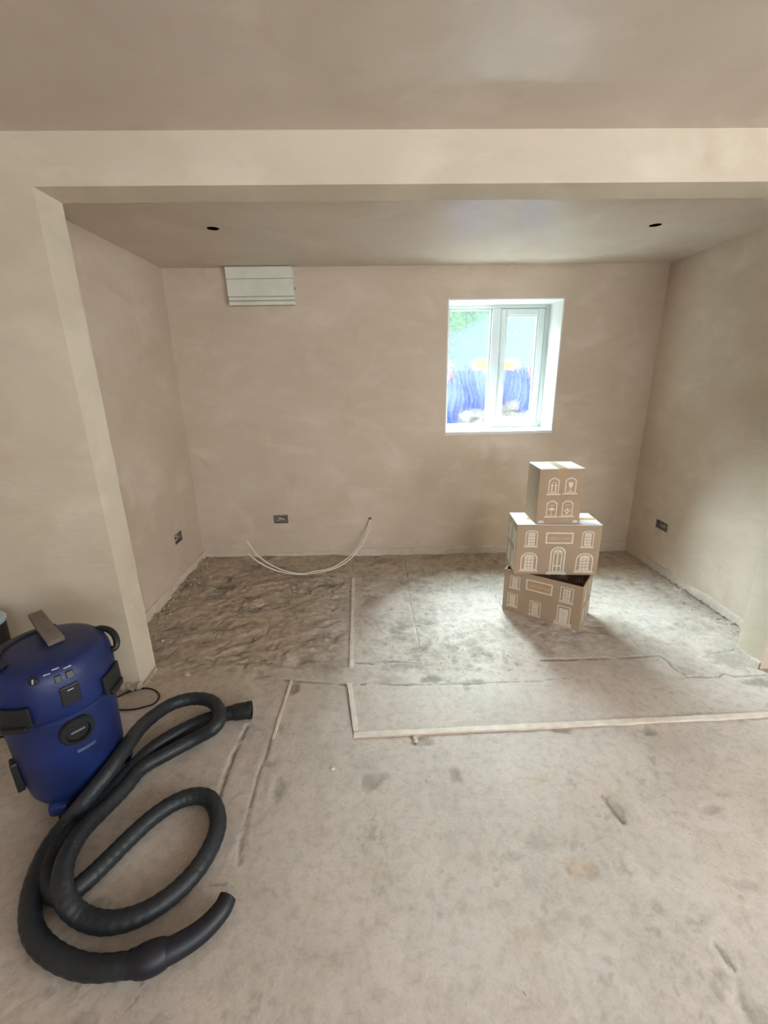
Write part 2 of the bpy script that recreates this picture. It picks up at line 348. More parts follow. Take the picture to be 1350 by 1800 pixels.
GROOVES = [  # pixel polylines on the floor, width, depth
    ([(712, 985), (716, 1010), (722, 1060), (735, 1115), (738, 1142)], .006, .005),
    ([(625, 1165), (645, 1166), (655, 1168), (670, 1164), (700, 1163), (740, 1165)], .008, .006),
    ([(635, 1202), (665, 1200), (690, 1203), (760, 1203), (850, 1200)], .008, .007),
    ([(850, 1200), (950, 1197), (1010, 1190)], .004, .003),
    ([(950, 1160), (1040, 1158), (1110, 1155), (1160, 1152), (1175, 1162), (1182, 1172), (1205, 1186)], .008, .006),
    ([(1250, 1148), (1285, 1143), (1300, 1140)], .008, .006), ([(1205, 1190), (1260, 1190), (1272, 1184), (1290, 1189), (1350, 1186)], .006, .005),
    ([(436, 1275), (418, 1310), (408, 1335), (396, 1365), (385, 1400)], .008, .006),
    ([(478, 1292), (468, 1330), (455, 1365), (445, 1400), (430, 1460), (418, 1520)], .006, .004),
    ([(620, 985), (620, 1005)], .006, .004), ([(520, 1040), (560, 1048), (620, 1040)], .006, .005),
    ([(850, 1022), (880, 1060), (895, 1100)], .004, .003), ([(1170, 1010), (1200, 1030), (1240, 1060)], .01, .006),
    ([(640, 1005), (700, 1006), (780, 1003)], .004, .003), ([(340, 1560), (400, 1556)], .003, .002),
    ([(440, 1080), (470, 1072), (500, 1068), (515, 1045), (510, 1030)], .006, .006), ([(430, 1078), (400, 1085), (385, 1100), (378, 1125)], .006, .004),
    ([(500, 1195), (560, 1200), (610, 1203)], .008, .005), ([(360, 1160), (420, 1168), (480, 1166)], .006, .004),
    ([(470, 1085), (475, 1100), (470, 1115)], .005, .004), ([(980, 1322), (1000, 1340), (1020, 1350)], .005, .004),
    ([(1060, 1400), (1080, 1425), (1095, 1445)], .01, .006), ([(1260, 1660), (1275, 1685), (1290, 1700)], .008, .004),
    ([(1300, 1750), (1315, 1785), (1330, 1799)], .01, .006), ([(230, 1770), (250, 1740), (260, 1700)], .004, .002),
]
def seg_dist(X, Y, P):
    D = np.full(X.shape, 9.)
    for (ax, ay), (bx_, by) in zip(P, P[1:]):
        dx, dy = bx_-ax, by-ay; L = dx*dx+dy*dy+1e-12
        t = np.clip(((X-ax)*dx+(Y-ay)*dy)/L, 0, 1); D = np.minimum(D, np.hypot(X-ax-t*dx, Y-ay-t*dy))
    return D
def axis(lo, a, b, hi, fine, coarse):
    return np.concatenate([np.arange(lo, a-.001, coarse), np.arange(a, b, fine), np.linspace(b, hi, max(2, int((hi-b)/coarse)+2))])
def build_floor():
    xs = axis(MX0-.05, -1.72, 2.3, MX1+.05, .0085, .15); ys = axis(MY0-.05, .2, 3.56, 3.6, .0085, .2)
    X, Y = np.meshgrid(xs, ys, indexing='ij'); nx, ny = X.shape
    wx = X+.03*(fbm(X, Y, 8, 50)-.5); wy = Y+.03*(fbm(X, Y, 8, 60)-.5)
    rough = np.clip(sstep(-.12, -.30, X)*sstep(1.8, 2.15, Y)*(.45+.55*sstep(.3, .7, fbm(X, Y, 3, 70))), 0, 1)
    rough = np.maximum(rough, .55*sstep(.1, .0, np.abs(Y-2.1)-.12)*sstep(.1, 0, np.abs(X-.35)-.35))
    rough = np.maximum(rough, .5*sstep(1.95, 2.3, Y))
    f1 = fbm(wx, wy, 7, 10, 5); f2 = fbm(wx, wy, 24, 20, 4); fl = np.floor(fbm(X*1.0, Y*2.0, 5, 30, 5)*14)/14
    flake = sstep(.46, .50, fbm(wx, wy*1.5, 9, 33, 4))*.5+sstep(.56, .58, fbm(wx, wy*1.3, 16, 37, 3))*.3
    f3 = fbm(wx, wy, 40, 25, 4)
    for a_, b_, c_, d_ in ((621, 1020, 617.5, 1176), (614.5, 1203, 626, 1287), (622, 1293.5, 1420, 1254), (512.5, 1197, 480, 1300)):
        rough = rough*sstep(.012, .07, seg_dist(X, Y, [tuple(atz(a_, b_)[:2]), tuple(atz(c_, d_)[:2])]))
    Z = slope_z(X, Y)
    Z = Z + (f1-.5)*.005+(f2-.5)*.0022 + rough*((f1-.5)*.03+(flake-.4)*.015+(fl-.5)*.022+(f2-.5)*.012+(f3-.5)*.006)
    Z = Z + (sstep(.60, .72, fbm(X, Y, 6, 90, 5))*(-.0022))
    A = np.zeros((nx, ny, 3))
    left = sstep(-.15, -.6, X)*sstep(1.6, 2.2, Y); A[..., 0] = np.maximum(.9*left*(.5+.5*f1), .8*sstep(2.85, 3.35, Y)*(.5+f1*.6))  # left alcove dirt; second term paints the sill's shade along the back wall
    A[..., 0] = np.maximum(A[..., 0], .25*rough*sstep(.5, .35, f1)); A[..., 1] = .40*rough*sstep(.5, .36, f1)+.40*rough*sstep(.47, .33, f2)+.25*rough*sstep(.48, .36, f3)+sstep(.60, .70, fbm(X, Y, 14, 77, 5))*sstep(.45, .62, fbm(X, Y, 2.2, 78, 3))*(.10+.15*sstep(1.9, 2.2, Y))+.3*sstep(.68, .74, fbm(X, Y, 30, 87, 4))*sstep(.45, .6, fbm(X, Y, 3, 88, 3))
    A[..., 1] = np.maximum(A[..., 1], .45*sstep(XL+.25, XL+.02, X)*sstep(2., 2.1, Y)*f2*1.5)
    for px, py, rx, ry, ch, s, d in STAINS_AND_LIGHT:
        p = atz(px, py); q = np.sqrt(((wx-p.x)/rx)**2+((wy-p.y)/ry)**2)+(f2-.5)*.9
        m = sstep(1.15, .45, q+(f3-.5)*1.1) if d else sstep(1.6, .3, q)
        A[..., ch] = np.maximum(A[..., ch], s*m) if ch != 2 else np.clip(A[..., 2]+s*m, 0, 1); Z = Z-d*m
        if ch == 2: A[..., 0] *= 1-.6*s*m
    for P, w, d in GROOVES:
        Q = [tuple(atz(*p)[:2]) for p in P]; D = seg_dist(X+.012*(f2-.5), Y+.012*(f1-.5), Q)
        g = sstep(.34, .56, f2*.6+f3*.4+.04); Z = Z-d*g*sstep(w*1.4, w*.4, D); A[..., 1] = np.maximum(A[..., 1], .8*g*sstep(w*1.2, w*.3, D)*(.5+f1)); A[..., 2] = np.clip(A[..., 2]+.5*sstep(w*3, w*1.5, D)*sstep(w*1.0, w*1.6, D)*sstep(.45, .6, f2), 0, 1)
    # soil heaped against the left wall
    Z = Z+.02*sstep(XL+.14, XL, X)*sstep(2.05, 2.15, Y)*f2
    co = np.stack([X, Y, Z], -1).reshape(-1, 3)
    i, j = np.meshgrid(np.arange(nx-1), np.arange(ny-1), indexing='ij'); a = (i*ny+j).ravel()
    fa = np.stack([a, a+ny, a+ny+1, a+1], -1)
    me = bpy.data.meshes.new('floor'); me.vertices.add(len(co)); me.vertices.foreach_set('co', co.ravel())
    me.loops.add(fa.size); me.loops.foreach_set('vertex_index', fa.ravel())
    me.polygons.add(len(fa)); me.polygons.foreach_set('loop_start', np.arange(0, fa.size, 4)); me.polygons.foreach_set('loop_total', np.full(len(fa), 4))
    me.polygons.foreach_set('use_smooth', np.ones(len(fa), bool)); me.update(); me.validate()
    ca = me.color_attributes.new('stain', 'FLOAT_COLOR', 'POINT')
    ca.data.foreach_set('color', np.concatenate([A.reshape(-1, 3), np.ones((nx*ny, 1))], 1).ravel())
    me.materials.append(M_floor); o = bpy.data.objects.new('floor', me); link(o); tag(o, kind='structure')
    return xs, ys, Z
FXS, FYS, FZ = build_floor()
def fz(x, y):
    i = int(np.clip(np.searchsorted(FXS, x)-1, 0, len(FXS)-2)); j = int(np.clip(np.searchsorted(FYS, y)-1, 0, len(FYS)-2))
    return float(FZ[i:i+2, j:j+2].max())

# thin plaster strip along the foot of walls, with a ragged upper edge
def ragged(name, p0, p1, nrm, h0, th, m, amp=.012, seed=3, z0=-.01, n=90, gap=None):
    bm = bmesh.new(); p0, p1, nrm = map(Vector, (p0, p1, nrm)); prev = None
    for i in range(n+1):
        t = i/n; p = p0.lerp(p1, t); nz = float(fbm(np.array([t*3]), np.array([seed*1.3]), 6, seed, 4)[0])-.5
        n2 = float(fbm(np.array([t*9]), np.array([seed*2.3]), 6, seed+5, 3)[0])-.5
        h = h0+nz*amp*2+n2*amp; tt = th*(1+n2*.25); b = z0+float(slope_z(p.x, p.y))
        if gap: b += gap*max(0, n2+.15)
        r = [bm.verts.new(p+Vector((0, 0, b))), bm.verts.new(p+nrm*tt*1.3+Vector((0, 0, b))), bm.verts.new(p+nrm*tt+Vector((0, 0, h*.8))), bm.verts.new(p+nrm*tt*.7+Vector((0, 0, h))), bm.verts.new(p+Vector((0, 0, h+.003)))]
        if prev:
            for k in range(4): bm.faces.new((prev[k], r[k], r[k+1], prev[k+1]))
        prev = r
    return tag(fin(name, bm, m), kind='structure')
ragged('baseboard_left', (XL, NY1+.01, 0), (XL, YB, 0), (1, 0, 0), .075, .018, M_lime, .004, 4)
ragged('baseboard_back', (XL, YB, 0), (-.12, YB, 0), (0, -1, 0), .045, .008, M_skim, .008, 8)
ragged('baseboard_back', (-.2, YB, 0), (XR, YB, 0), (0, -1, 0), .060, .012, M_skim, .014, 14)
ragged('baseboard_right', (XR, NY1+.02, 0), (XR, YB-.25, 0), (-1, 0, 0), .055, .014, M_skim, .014, 21, z0=.004, gap=.05)
ragged('baseboard_nib', (NXR, NY0, 0), (NXR, NY1, 0), (-1, 0, 0), .035, .008, M_skim, .01, 25, n=20)

# ------------------------------------------------------------------ window
FY0, FY1 = 3.795, 3.855
def bars(name, rects, y0, y1, m, parent, bevel=.003):
    bm = bmesh.new()
    for r in rects: bx(bm, r[0], r[1], y0, y1, r[2], r[3])
    return fin(name, bm, m, parent, bevel=bevel)
# plastered reveal lining and sill
def lin(name, a, parent=None):
    bm = bmesh.new(); bx(bm, *a); return fin(name, bm, M_reveal, parent, bevel=.003)
win = bars('window_1', [(WX0, WX0+.04, WZ0, WZ1), (WX1-.04, WX1, WZ0, WZ1), (WX0+.04, WX1-.04, WZ0, WZ0+.034), (WX0+.04, WX1-.04, WZ1-.034, WZ1)], FY0, FY1, M_upvc, None)
tag(win, kind='structure')
lin('window_reveal', (WX1-.008, WX1+.004, YB-.002, FY0, WZ0, WZ1), win); lin('window_reveal', (WX0-.004, WX0+.008, YB-.002, FY0, WZ0, WZ1), win)
lin('window_reveal', (WX0-.004, WX1+.004, YB-.002, FY0, WZ1-.008, WZ1+.004), win)
lin('window_sill', (WX0-.004, WX1+.004, YB-.004, FY0, WZ0-.012, WZ0+.012), win)
bars('mullion', [(.985, 1.052, WZ0+.034, WZ1-.034)], FY0-.012, FY1, M_upvc, win, .006)
bars('glazing_bead', [(.625, .642, 1.077, 1.997), (.970, .985, 1.077, 1.997), (.642, .970, 1.077, 1.092), (.642, .970, 1.982, 1.997)], FY0+.008, FY0+.03, M_upvc, win, .004)
bm = bmesh.new(); bx(bm, .64, .972, FY0+.026, FY0+.032, 1.09, 1.984); fin('glass_pane', bm, M_glass, win)
sx0, sx1, sz0, sz1 = 1.056, 1.412, 1.082, 1.992
sash = bars('casement_sash', [(sx0, sx0+.043, sz0, sz1), (sx1-.05, sx1, sz0, sz1), (sx0+.043, sx1-.05, sz0, sz0+.048), (sx0+.043, sx1-.05, sz1-.048, sz1)], FY0-.006, FY0+.045, M_upvc, win, .007)
bars('glazing_bead', [(sx0+.043, sx0+.055, sz0+.048, sz1-.048), (sx1-.062, sx1-.05, sz0+.048, sz1-.048), (sx0+.055, sx1-.062, sz0+.048, sz0+.06), (sx0+.055, sx1-.062, sz1-.06, sz1-.048)], FY0+.004, FY0+.03, M_upvc, sash, .004)
bm = bmesh.new(); bx(bm, sx0+.052, sx1-.06, FY0+.026, FY0+.032, sz0+.058, sz1-.058); fin('glass_pane', bm, M_glass, sash)
bm = bmesh.new(); bx(bm, 1.064, 1.086, FY0-.016, FY0-.006, 1.49, 1.58); bx(bm, 1.066, 1.084, FY0-.036, FY0-.016, 1.545, 1.565)
bx(bm, 1.064, 1.086, FY0-.044, FY0-.032, 1.45, 1.568); fin('window_handle', bm, M_upvc, sash, bevel=.004)
bars('gasket', [(sx0-.003, sx1+.003, sz0-.003, sz0), (sx0-.003, sx1+.003, sz1, sz1+.003), (sx1, sx1+.003, sz0, sz1)], FY0-.003, FY0, M_gasket, win, 0)

# rear garden window (lets in the light behind the photographer)
w2 = bars('window_2', [(.5, .56, .75, 2.15), (2.84, 2.9, .75, 2.15), (.56, 2.84, .75, .81), (.56, 2.84, 2.09, 2.15), (1.67, 1.73, .81, 2.09)], MY0-.12, MY0-.06, M_upvc, None)
tag(w2, kind='structure')
bm = bmesh.new()
for a in ((-1.4, -1.34, .85, 2.1), (.14, .2, .85, 2.1), (-1.34, .14, .85, .91), (-1.34, .14, 2.04, 2.1), (-.63, -.57, .91, 2.04)): bx(bm, MX1+.04, MX1+.1, *a)
tag(fin('window_3', bm, M_upvc), kind='structure')

# ------------------------------------------------------------------ yard outside the kitchen window
M_ground = plain('yard_rubble', (.05, .045, .042), .95, bump=.03, bscale=12, var=.35, vscale=6)
M_tarp = plain('blue_tarpaulin', (.010, .023, .125), .5, bump=.004, bscale=15, var=.3, vscale=6)
M_orange = plain('orange_cloth', (.17, .055, .005), .7, var=.1)
M_red = plain('pink_cloth', (.16, .025, .05), .5)
M_render = plain('pale_blue_render', (.08, .105, .11), .9, bump=.004, bscale=20, var=.08, vscale=2)
M_leaf = plain('leaf', (.035, .08, .03), .6, var=.4, vscale=4)
M_stone = plain('broken_blocks', (.038, .034, .032), .95, bump=.01, bscale=25, var=.5, vscale=9)
M_stick = plain('bleached_stick', (.12, .11, .10), .9)
gb = bmesh.new(); N = 36
N = 72; gv = [[gb.verts.new((-3+8*i/N, 3.86+2.7*j/N, 0)) for j in range(N+1)] for i in range(N+1)]
for i in range(N+1):
    for j in range(N+1):
        v = gv[i][j]; h = float(fbm(np.array([v.co.x]), np.array([v.co.y]), 1.6, 40, 4)[0]); v.co.z = -.1+.55*float(sstep(5.35, 5.6, v.co.y))*(.75+.45*h)
for i in range(N):
    for j in range(N): gb.faces.new((gv[i][j], gv[i+1][j], gv[i+1][j+1], gv[i][j+1]))
tag(fin('rubble_bank', gb, M_ground, smooth=True), kind='structure')
bm = bmesh.new(); bx(bm, -3.2, 5.2, 6.5, 6.75, -.2, 2.95); bx(bm, -3.2, 5.2, 6.46, 6.79, 2.95, 3.03)
nw = tag(fin('boundary_wall', bm, M_render), 'pale rendered boundary wall beyond the yard, behind the obscure glass', 'wall')
bm = bmesh.new(); bx(bm, -1.5, 4.5, 3.87, 4.88, -.3, .64)
tag(fin('bounce_slab', bm, plain('white_bounce_slab', (.78, .77, .74), .9, var=.05, bump=.002)), kind='structure')  # unseen white slab added to bounce sunlight onto the alcove ceiling
def tarp(x0, x1, z0, z1, y, label):
    bm = bmesh.new(); n, m = 40, 18; V = []
    for i in range(n+1):
        R = []
        for j in range(m+1):
            u, v = i/n, j/m; x = x0+(x1-x0)*u; z = z0+(z1-z0)*v
            R.append(bm.verts.new((x+.03*math.sin(9*v+4*u), y+.05*math.sin(u*38+3*v)*(1-v*.6)-.02*v+.03*math.sin(u*11), z+.05*math.sin(u*8)*v)))
        V.append(R)
    for i in range(n):
        for j in range(m): bm.faces.new((V[i][j], V[i+1][j], V[i+1][j+1], V[i][j+1]))
    o = fin('tarpaulin', bm, M_tarp, smooth=True); s = o.modifiers.new('s', 'SOLIDIFY'); s.thickness = .004
    return tag(o, label, 'tarpaulin')
tarp(.7, 1.30, .78, 1.58, 5.25, 'folded blue tarpaulin outside, seen through the left pane of the window')
tarp(1.48, 1.98, .85, 1.60, 5.22, 'folded blue tarpaulin outside, seen through the right pane of the window')
def cloth(name, x0, x1, z0, z1, y, m, label):
    bm = bmesh.new(); n, q = 14, 8
    V = [[bm.verts.new((x0+(x1-x0)*a/n, y+.012*math.sin(a*1.1)+.008*math.sin(b_*.9+a), z0+(z1-z0)*b_/q+.008*math.sin(a*.9))) for b_ in range(q+1)] for a in range(n+1)]
    for a in range(n):
        for b_ in range(q): bm.faces.new((V[a][b_], V[a+1][b_], V[a+1][b_+1], V[a][b_+1]))
    o = fin(name, bm, m, smooth=True); so = o.modifiers.new('s', 'SOLIDIFY'); so.thickness = .003; return tag(o, label, 'cloth')
cloth('cloth', 1.16, 1.62, 1.54, 1.64, 5.12, M_orange, 'orange cloth hung over the tarpaulins outside, behind the mullion of the window')
cloth('cloth', .72, .90, 1.44, 1.62, 5.17, M_red, 'pink cloth hung over the tarpaulin outside, at the left edge of the left pane')
cloth('cloth', 1.84, 1.98, 1.44, 1.58, 5.15, M_red, 'pink cloth hung over the tarpaulin outside, at the right edge of the right pane')
rnd = random.Random(31); bm = bmesh.new()
def stone(c, s):
    R = Matrix.Rotation(rnd.random()*6.28, 3, 'Z') @ Matrix.Rotation(rnd.uniform(-.5, .5), 3, 'X') @ Matrix.Rotation(rnd.uniform(-.5, .5), 3, 'Y')
    bx(bm, -s, s, -s*.7, s*.7, -s*.6, s*.6, M=Matrix.Translation(c) @ R.to_4x4())
for k in range(150):
    x = rnd.uniform(.6, 2.2); top = 1.04+.12*math.sin(x*5+1)+.05*math.sin(x*13)
    stone(Vector((x, rnd.uniform(4.92, 5.06), rnd.uniform(.55, top))), rnd.uniform(.03, .085))
tag(fin('rubble_pile', bm, M_stone), 'pile of broken grey blocks outside, across the foot of the kitchen window', 'rubble', kind='stuff')
bm = bmesh.new()
for k in range(1500):
    a = random.random()*2*PI; rr = random.random()**.5; c = Vector((.9+.75*rr*math.cos(a), 5.9+.35*random.uniform(-1, 1), 2.5+.48*rr*math.sin(a)))
    R = Matrix.Rotation(random.random()*6, 3, Vector((random.random(), random.random(), random.random()+.1)).normalized()); s = .04
    bm.faces.new([bm.verts.new(c+R@Vector(q)*s) for q in ((-1, 0, 0), (0, -.5, 0), (1.2, 0, .1), (0, .5, 0))])
sh = empty('shrub', (.9, 5.9, 0), label='green shrub over the yard, seen through the top of the left pane', cat='shrub')
f_ = fin('foliage', bm, M_leaf); f_.data.transform(Matrix.Translation((-.9, -5.9, 0))); f_.parent = sh; f_['kind'] = 'stuff'
bm = bmesh.new(); tube(bm, catmull([(0, 0, .4), (.04, 0, 1.0), (-.03, .02, 1.7), (.02, 0, 2.5)], 4), .022, 8); fin('stem', bm, M_stick, sh, smooth=True)
for k, (a, b_) in enumerate([((1.46, 4.70, .655), (1.72, 4.89, 1.10)), ((1.60, 4.68, .655), (1.84, 4.89, 1.00)), ((.76, 4.70, .655), (1.22, 4.89, 1.04)), ((.92, 4.66, .655), (1.26, 4.88, .93))]):
    bm = bmesh.new(); tube(bm, [a, Vector(a).lerp(Vector(b_), .5)+Vector((0, 0, .015)), b_], .012, 8)
    tag(fin('stick', bm, M_stick, smooth=True), ['long bleached stick leaning on the rubble outside the right pane', 'short bleached stick low outside the right pane', 'long bleached stick leaning on the rubble outside the left pane', 'short bleached stick low outside the left pane'][k], 'stick')

# ------------------------------------------------------------------ boxed panel at the ceiling
pn = empty('boxed_panel', (-.781, YB, 2.0), label='cream painted board panel with a ridged lower moulding, high on the back wall', cat='panel')
def pb(name, x0, x1, d, z0, z1, bev=.003):
    bm = bmesh.new(); bx(bm, x0, x1, -d, 0, z0, z1); return fin(name, bm, M_panel, pn, bevel=bev)
pb('upper_board', -.240, .238, .046, .176, .252); pb('lower_board', -.238, .239, .043, .060, .172)
pb('moulding', -.237, .242, .052, .032, .058, .010); pb('moulding', -.236, .243, .056, .0, .029, .010)
pb('backing_board', -.232, .232, .03, .0, .25)
bm = bmesh.new(); bx(bm, .239, .249, -.035, -.01, .105, .118); fin('hook', bm, M_metal, pn, bevel=.002)

# ------------------------------------------------------------------ socket back boxes in the plaster, with bare wires
def backbox(label, M, w, h):
    t = empty('socket_back_box', label=label, cat='socket box', group='open socket boxes in the walls'); t.matrix_world = M
    bm = bmesh.new(); d = .032; e = .0015
    bx(bm, 0, w, d-e, d, 0, h); bx(bm, 0, e, .001, d, 0, h); bx(bm, w-e, w, .001, d, 0, h); bx(bm, 0, w, .001, d, 0, e); bx(bm, 0, w, .001, d, h-e, h)
    fin('metal_box', bm, M_metal, t)
    for s in (0, 1):
        bm = bmesh.new(); bx(bm, (.004 if s == 0 else w-.012), (.012 if s == 0 else w-.004), .002, .004, h*.4, h*.6); fin('fixing_lug', bm, M_metal, t)
    for k in range(3):
        bm = bmesh.new(); rnd = random.Random(k+int(w*1000)+len(label))
        P = [(w*.5, d-.004, h*.5)]+[(w*rnd.uniform(.2, .8), rnd.uniform(.006, .022), h*rnd.uniform(.2, .8)) for _ in range(4)]
        tube(bm, catmull(P, 5), .0032, 6); fin('wire', bm, [M_wire, M_taupe, M_wire][k], t, smooth=True)
    return t
backbox('open double socket box with loose wires, low on the back wall', Matrix.Translation((SB[0], YB, SB[2])), SB[1]-SB[0], SB[3]-SB[2])
backbox('open socket box low on the left alcove wall', Matrix.Translation((XL, SL[0], SL[2])) @ Matrix.Rotation(PI/2, 4, 'Z'), SL[1]-SL[0], SL[3]-SL[2])
backbox('dark open socket box low on the right alcove wall', Matrix.Translation((XR, SR[1], SR[2])) @ Matrix.Rotation(-PI/2, 4, 'Z'), SR[1]-SR[0], SR[3]-SR[2])

# cut-outs for ceiling lamps: a cup coloured dark as the shade inside each hole
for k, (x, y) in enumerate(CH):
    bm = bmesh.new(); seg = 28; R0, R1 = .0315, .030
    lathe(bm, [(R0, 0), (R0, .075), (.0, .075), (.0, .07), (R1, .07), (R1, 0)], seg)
    o = fin('lamp_hole_shade_cup', bm, M_dark, smooth=True, auto=.6); o.location = (x, y, ZC+.001)
    tag(o, ['round cut-out for a lamp in the alcove ceiling, above the cream panel', 'round cut-out for a lamp in the alcove ceiling, near the right wall'][k], 'lamp hole', 'lamp cut-outs in the alcove ceiling')

# ------------------------------------------------------------------ white cables from the back wall
def cable(pts, label):
    P = [aty(x, y, Y) for x, y, Y in pts]
    for p in P:
        lo = fz(p.x, p.y)+.005
        if p.z < lo: p.z = lo
    bm = bmesh.new(); tube(bm, catmull(P, 6), .0045, 10)
    return tag(fin('cable', bm, M_white, smooth=True), label, 'cable', 'white cables from the back wall')
cable([(650, 913, 3.541), (649, 916, 3.53), (645.5, 929, 3.50), (635.5, 951, 3.44), (622, 971, 3.38), (600, 989, 3.30), (578, 1000, 3.235), (555, 1006.5, 3.195), (533, 1008.5, 3.18), (511, 1006, 3.18), (489, 999, 3.18), (466.7, 987, 3.18), (449, 972, 3.18), (433.3, 950, 3.18)], 'upper of the two white cables curling from the hole in the back wall')
cable([(652, 913, 3.541), (651, 918, 3.525), (649, 930, 3.485), (640, 951, 3.42), (626, 972, 3.36), (604, 991, 3.28), (580, 1002, 3.215), (556, 1008.5, 3.18), (533, 1010, 3.165), (511, 1008.5, 3.165), (489, 1004, 3.165), (466.7, 995, 3.165), (449, 984, 3.165), (436, 973, 3.165)], 'lower of the two white cables, its end nearest the floor')

# ------------------------------------------------------------------ screed battens let into the floor
def batten(a, b, w, label, h=.009, n=24):
    P, Q = atz(*a), atz(*b); L = (Q-P).length; d = (Q-P)/L; s = Vector((-d.y, d.x, 0)); bm = bmesh.new(); prev = None
    for i in range(n+1):
        c = P+d*(L*i/n); j = s*random.uniform(-.001, .001); ww = w*random.uniform(.9, 1.1)/2; z = float(slope_z(c.x, c.y))
        r = [bm.verts.new((c.x+k*s.x*ww+j.x, c.y+k*s.y*ww+j.y, z+zz)) for k, zz in ((-1, -.008), (-1, h), (1, h), (1, -.008))]
        if prev:
            for q in range(4): bm.faces.new((prev[q], r[q], r[(q+1) % 4], prev[(q+1) % 4]))
        else: bm.faces.new(r)
        prev = r
    bm.faces.new(prev[::-1]); return tag(fin('screed_batten', bm, M_wood, bevel=.001), label, 'batten', 'screed battens set in the floor')
batten((621, 1020), (617.5, 1176), .022, 'far pale screed batten running towards the back wall')
batten((614.5, 1203), (626, 1287), .024, 'short pale screed batten meeting the corner of the long one')
batten((622, 1293.5), (1420, 1254), .026, 'long pale screed batten crossing the floor below the boxes', n=60)
batten((512.5, 1197), (480, 1300), .012, 'thin batten edge in the floor beside the end of the vacuum hose', h=.007)

# ------------------------------------------------------------------ rubble
def chip(bm, c, s, rnd, flat=.45):
    R = Matrix.Rotation(rnd.random()*6.28, 3, 'Z') @ Matrix.Rotation(rnd.uniform(-.4, .4), 3, 'X'); vs = []
    n = 6
    for z, k in ((-flat, .8), (flat, .55)):
        vs.append([bm.verts.new(c+R@Vector((s*k*rnd.uniform(.7, 1.2)*math.cos(2*PI*i/n), s*k*rnd.uniform(.7, 1.2)*math.sin(2*PI*i/n)*.75, s*z*rnd.uniform(.7, 1.1)))) for i in range(n)])
    for i in range(n): bm.faces.new((vs[0][i], vs[0][(i+1) % n], vs[1][(i+1) % n], vs[1][i]))
    bm.faces.new(vs[0][::-1]); bm.faces.new(vs[1])
def scatter(name, label, fn, n, smin, smax, m, seed):
    rnd = random.Random(seed); bm = bmesh.new()
    for _ in range(n):
        x, y = fn(rnd); s = smin+(smax-smin)*rnd.random()**3; chip(bm, Vector((x, y, fz(x, y)+s*.25)), s, rnd)
    return tag(fin(name, bm, m), label, 'rubble', kind='stuff')
scatter('plaster_rubble', 'crumbled plaster rubble along the foot of the left alcove wall', lambda r: (XL+.02+abs(r.gauss(0, .07)), r.uniform(NY1+.02, YB-.06)), 420, .003, .016, M_chipd, 1)
scatter('plaster_rubble', 'crumbs of plaster scattered over the rough left side of the alcove floor', lambda r: (r.uniform(-1.4, -.1), r.uniform(1.9, 3.5)), 260, .002, .010, M_chipd, 2)
scatter('plaster_rubble', 'grit and crumbs round the damp patch in the middle of the floor', lambda r: (r.gauss(.35, .25), r.gauss(2.15, .14)), 260, .002, .008, M_chip, 3)
scatter('plaster_rubble', 'loose crumbs along the foot of the right alcove wall', lambda r: (XR-.02-abs(r.gauss(0, .06)), r.uniform(NY1, 3.4)), 260, .003, .012, M_chip, 4)
scatter('plaster_rubble', 'fine crumbs scattered over the near open floor', lambda r: (r.uniform(-.7, 2.0), r.uniform(.5, 1.8)), 240, .0015, .005, M_chip, 5)
LUMPS = [(1137, 997, .026, 'plaster lump by the foot of the right wall near the corner'), (1245, 1058, .020, 'plaster lump at the foot of the right wall, towards the pier'),
         (730, 1300, .022, 'lump of mortar in the hollow just below the long batten'), (585, 1352, .016, 'small pale lump on the open floor right of the hose'),
         (295, 1045, .022, 'plaster lump at the foot of the left wall, halfway to the corner'), (345, 1000, .018, 'plaster lump at the foot of the left wall near the corner'),
         (330, 1188, .024, 'flat mortar lump on the floor just right of the left pier'), (265, 1187, .024, 'broken mortar lump under the inner corner of the left pier'),
         (908, 1166, .018, 'lump in the grit left of the shadow of the boxes'), (752, 1352+20, .012, 'tiny chip beside the square floor hollow')]
for px, py, s, lab in LUMPS:
    p = atz(px, py); bm = bmesh.new(); chip(bm, Vector((0, 0, 0)), s, random.Random(int(px)), .35); bmesh.ops.subdivide_edges(bm, edges=bm.edges, cuts=1)
    for v in bm.verts: v.co += Vector((random.uniform(-1, 1), random.uniform(-1, 1), random.uniform(-1, 1)))*s*.06
    o = fin('plaster_lump', bm, M_chip); o.location = (p.x, p.y, fz(p.x, p.y)+s*.22); tag(o, lab, 'lump', 'loose plaster lumps')
# curled plaster flake lying in the alcove
p = atz(448, 1068); bm = bmesh.new(); V = []
for i in range(9):
    V.append([bm.verts.new((-.07+.14*i/8, -.05+.10*j/6+.01*math.sin(i*1.9), .012*math.sin(PI*i/8)+.008*math.sin(j*1.3+i))) for j in range(7)])
for i in range(8):
    for j in range(6):
        if (i, j) not in ((0, 0), (7, 5), (0, 5), (1, 0)): bm.faces.new((V[i][j], V[i+1][j], V[i+1][j+1], V[i][j+1]))
o = fin('plaster_flake', bm, M_flake); s = o.modifiers.new('s', 'SOLIDIFY'); s.thickness = .006; o.location = (p.x, p.y, fz(p.x, p.y)+.006); o.rotation_euler = (0, 0, .5)
tag(o, 'broad curled plaster flake lying on the alcove floor below the cables', 'flake')
# broken masonry at the foot of the left pier
bm = bmesh.new(); rnd = random.Random(9)
for k in range(14): chip(bm, Vector((NX-.17+.013*k, NY0-.006, .02+.01*rnd.random())), .022, rnd, .8)
for k in range(8): chip(bm, Vector((NX+.005, NY0+.01+.018*k, .012)), .018, rnd, .7)
tag(fin('broken_mortar', bm, M_rough), 'broken mortar packed under the foot of the left pier', 'mortar', kind='stuff')

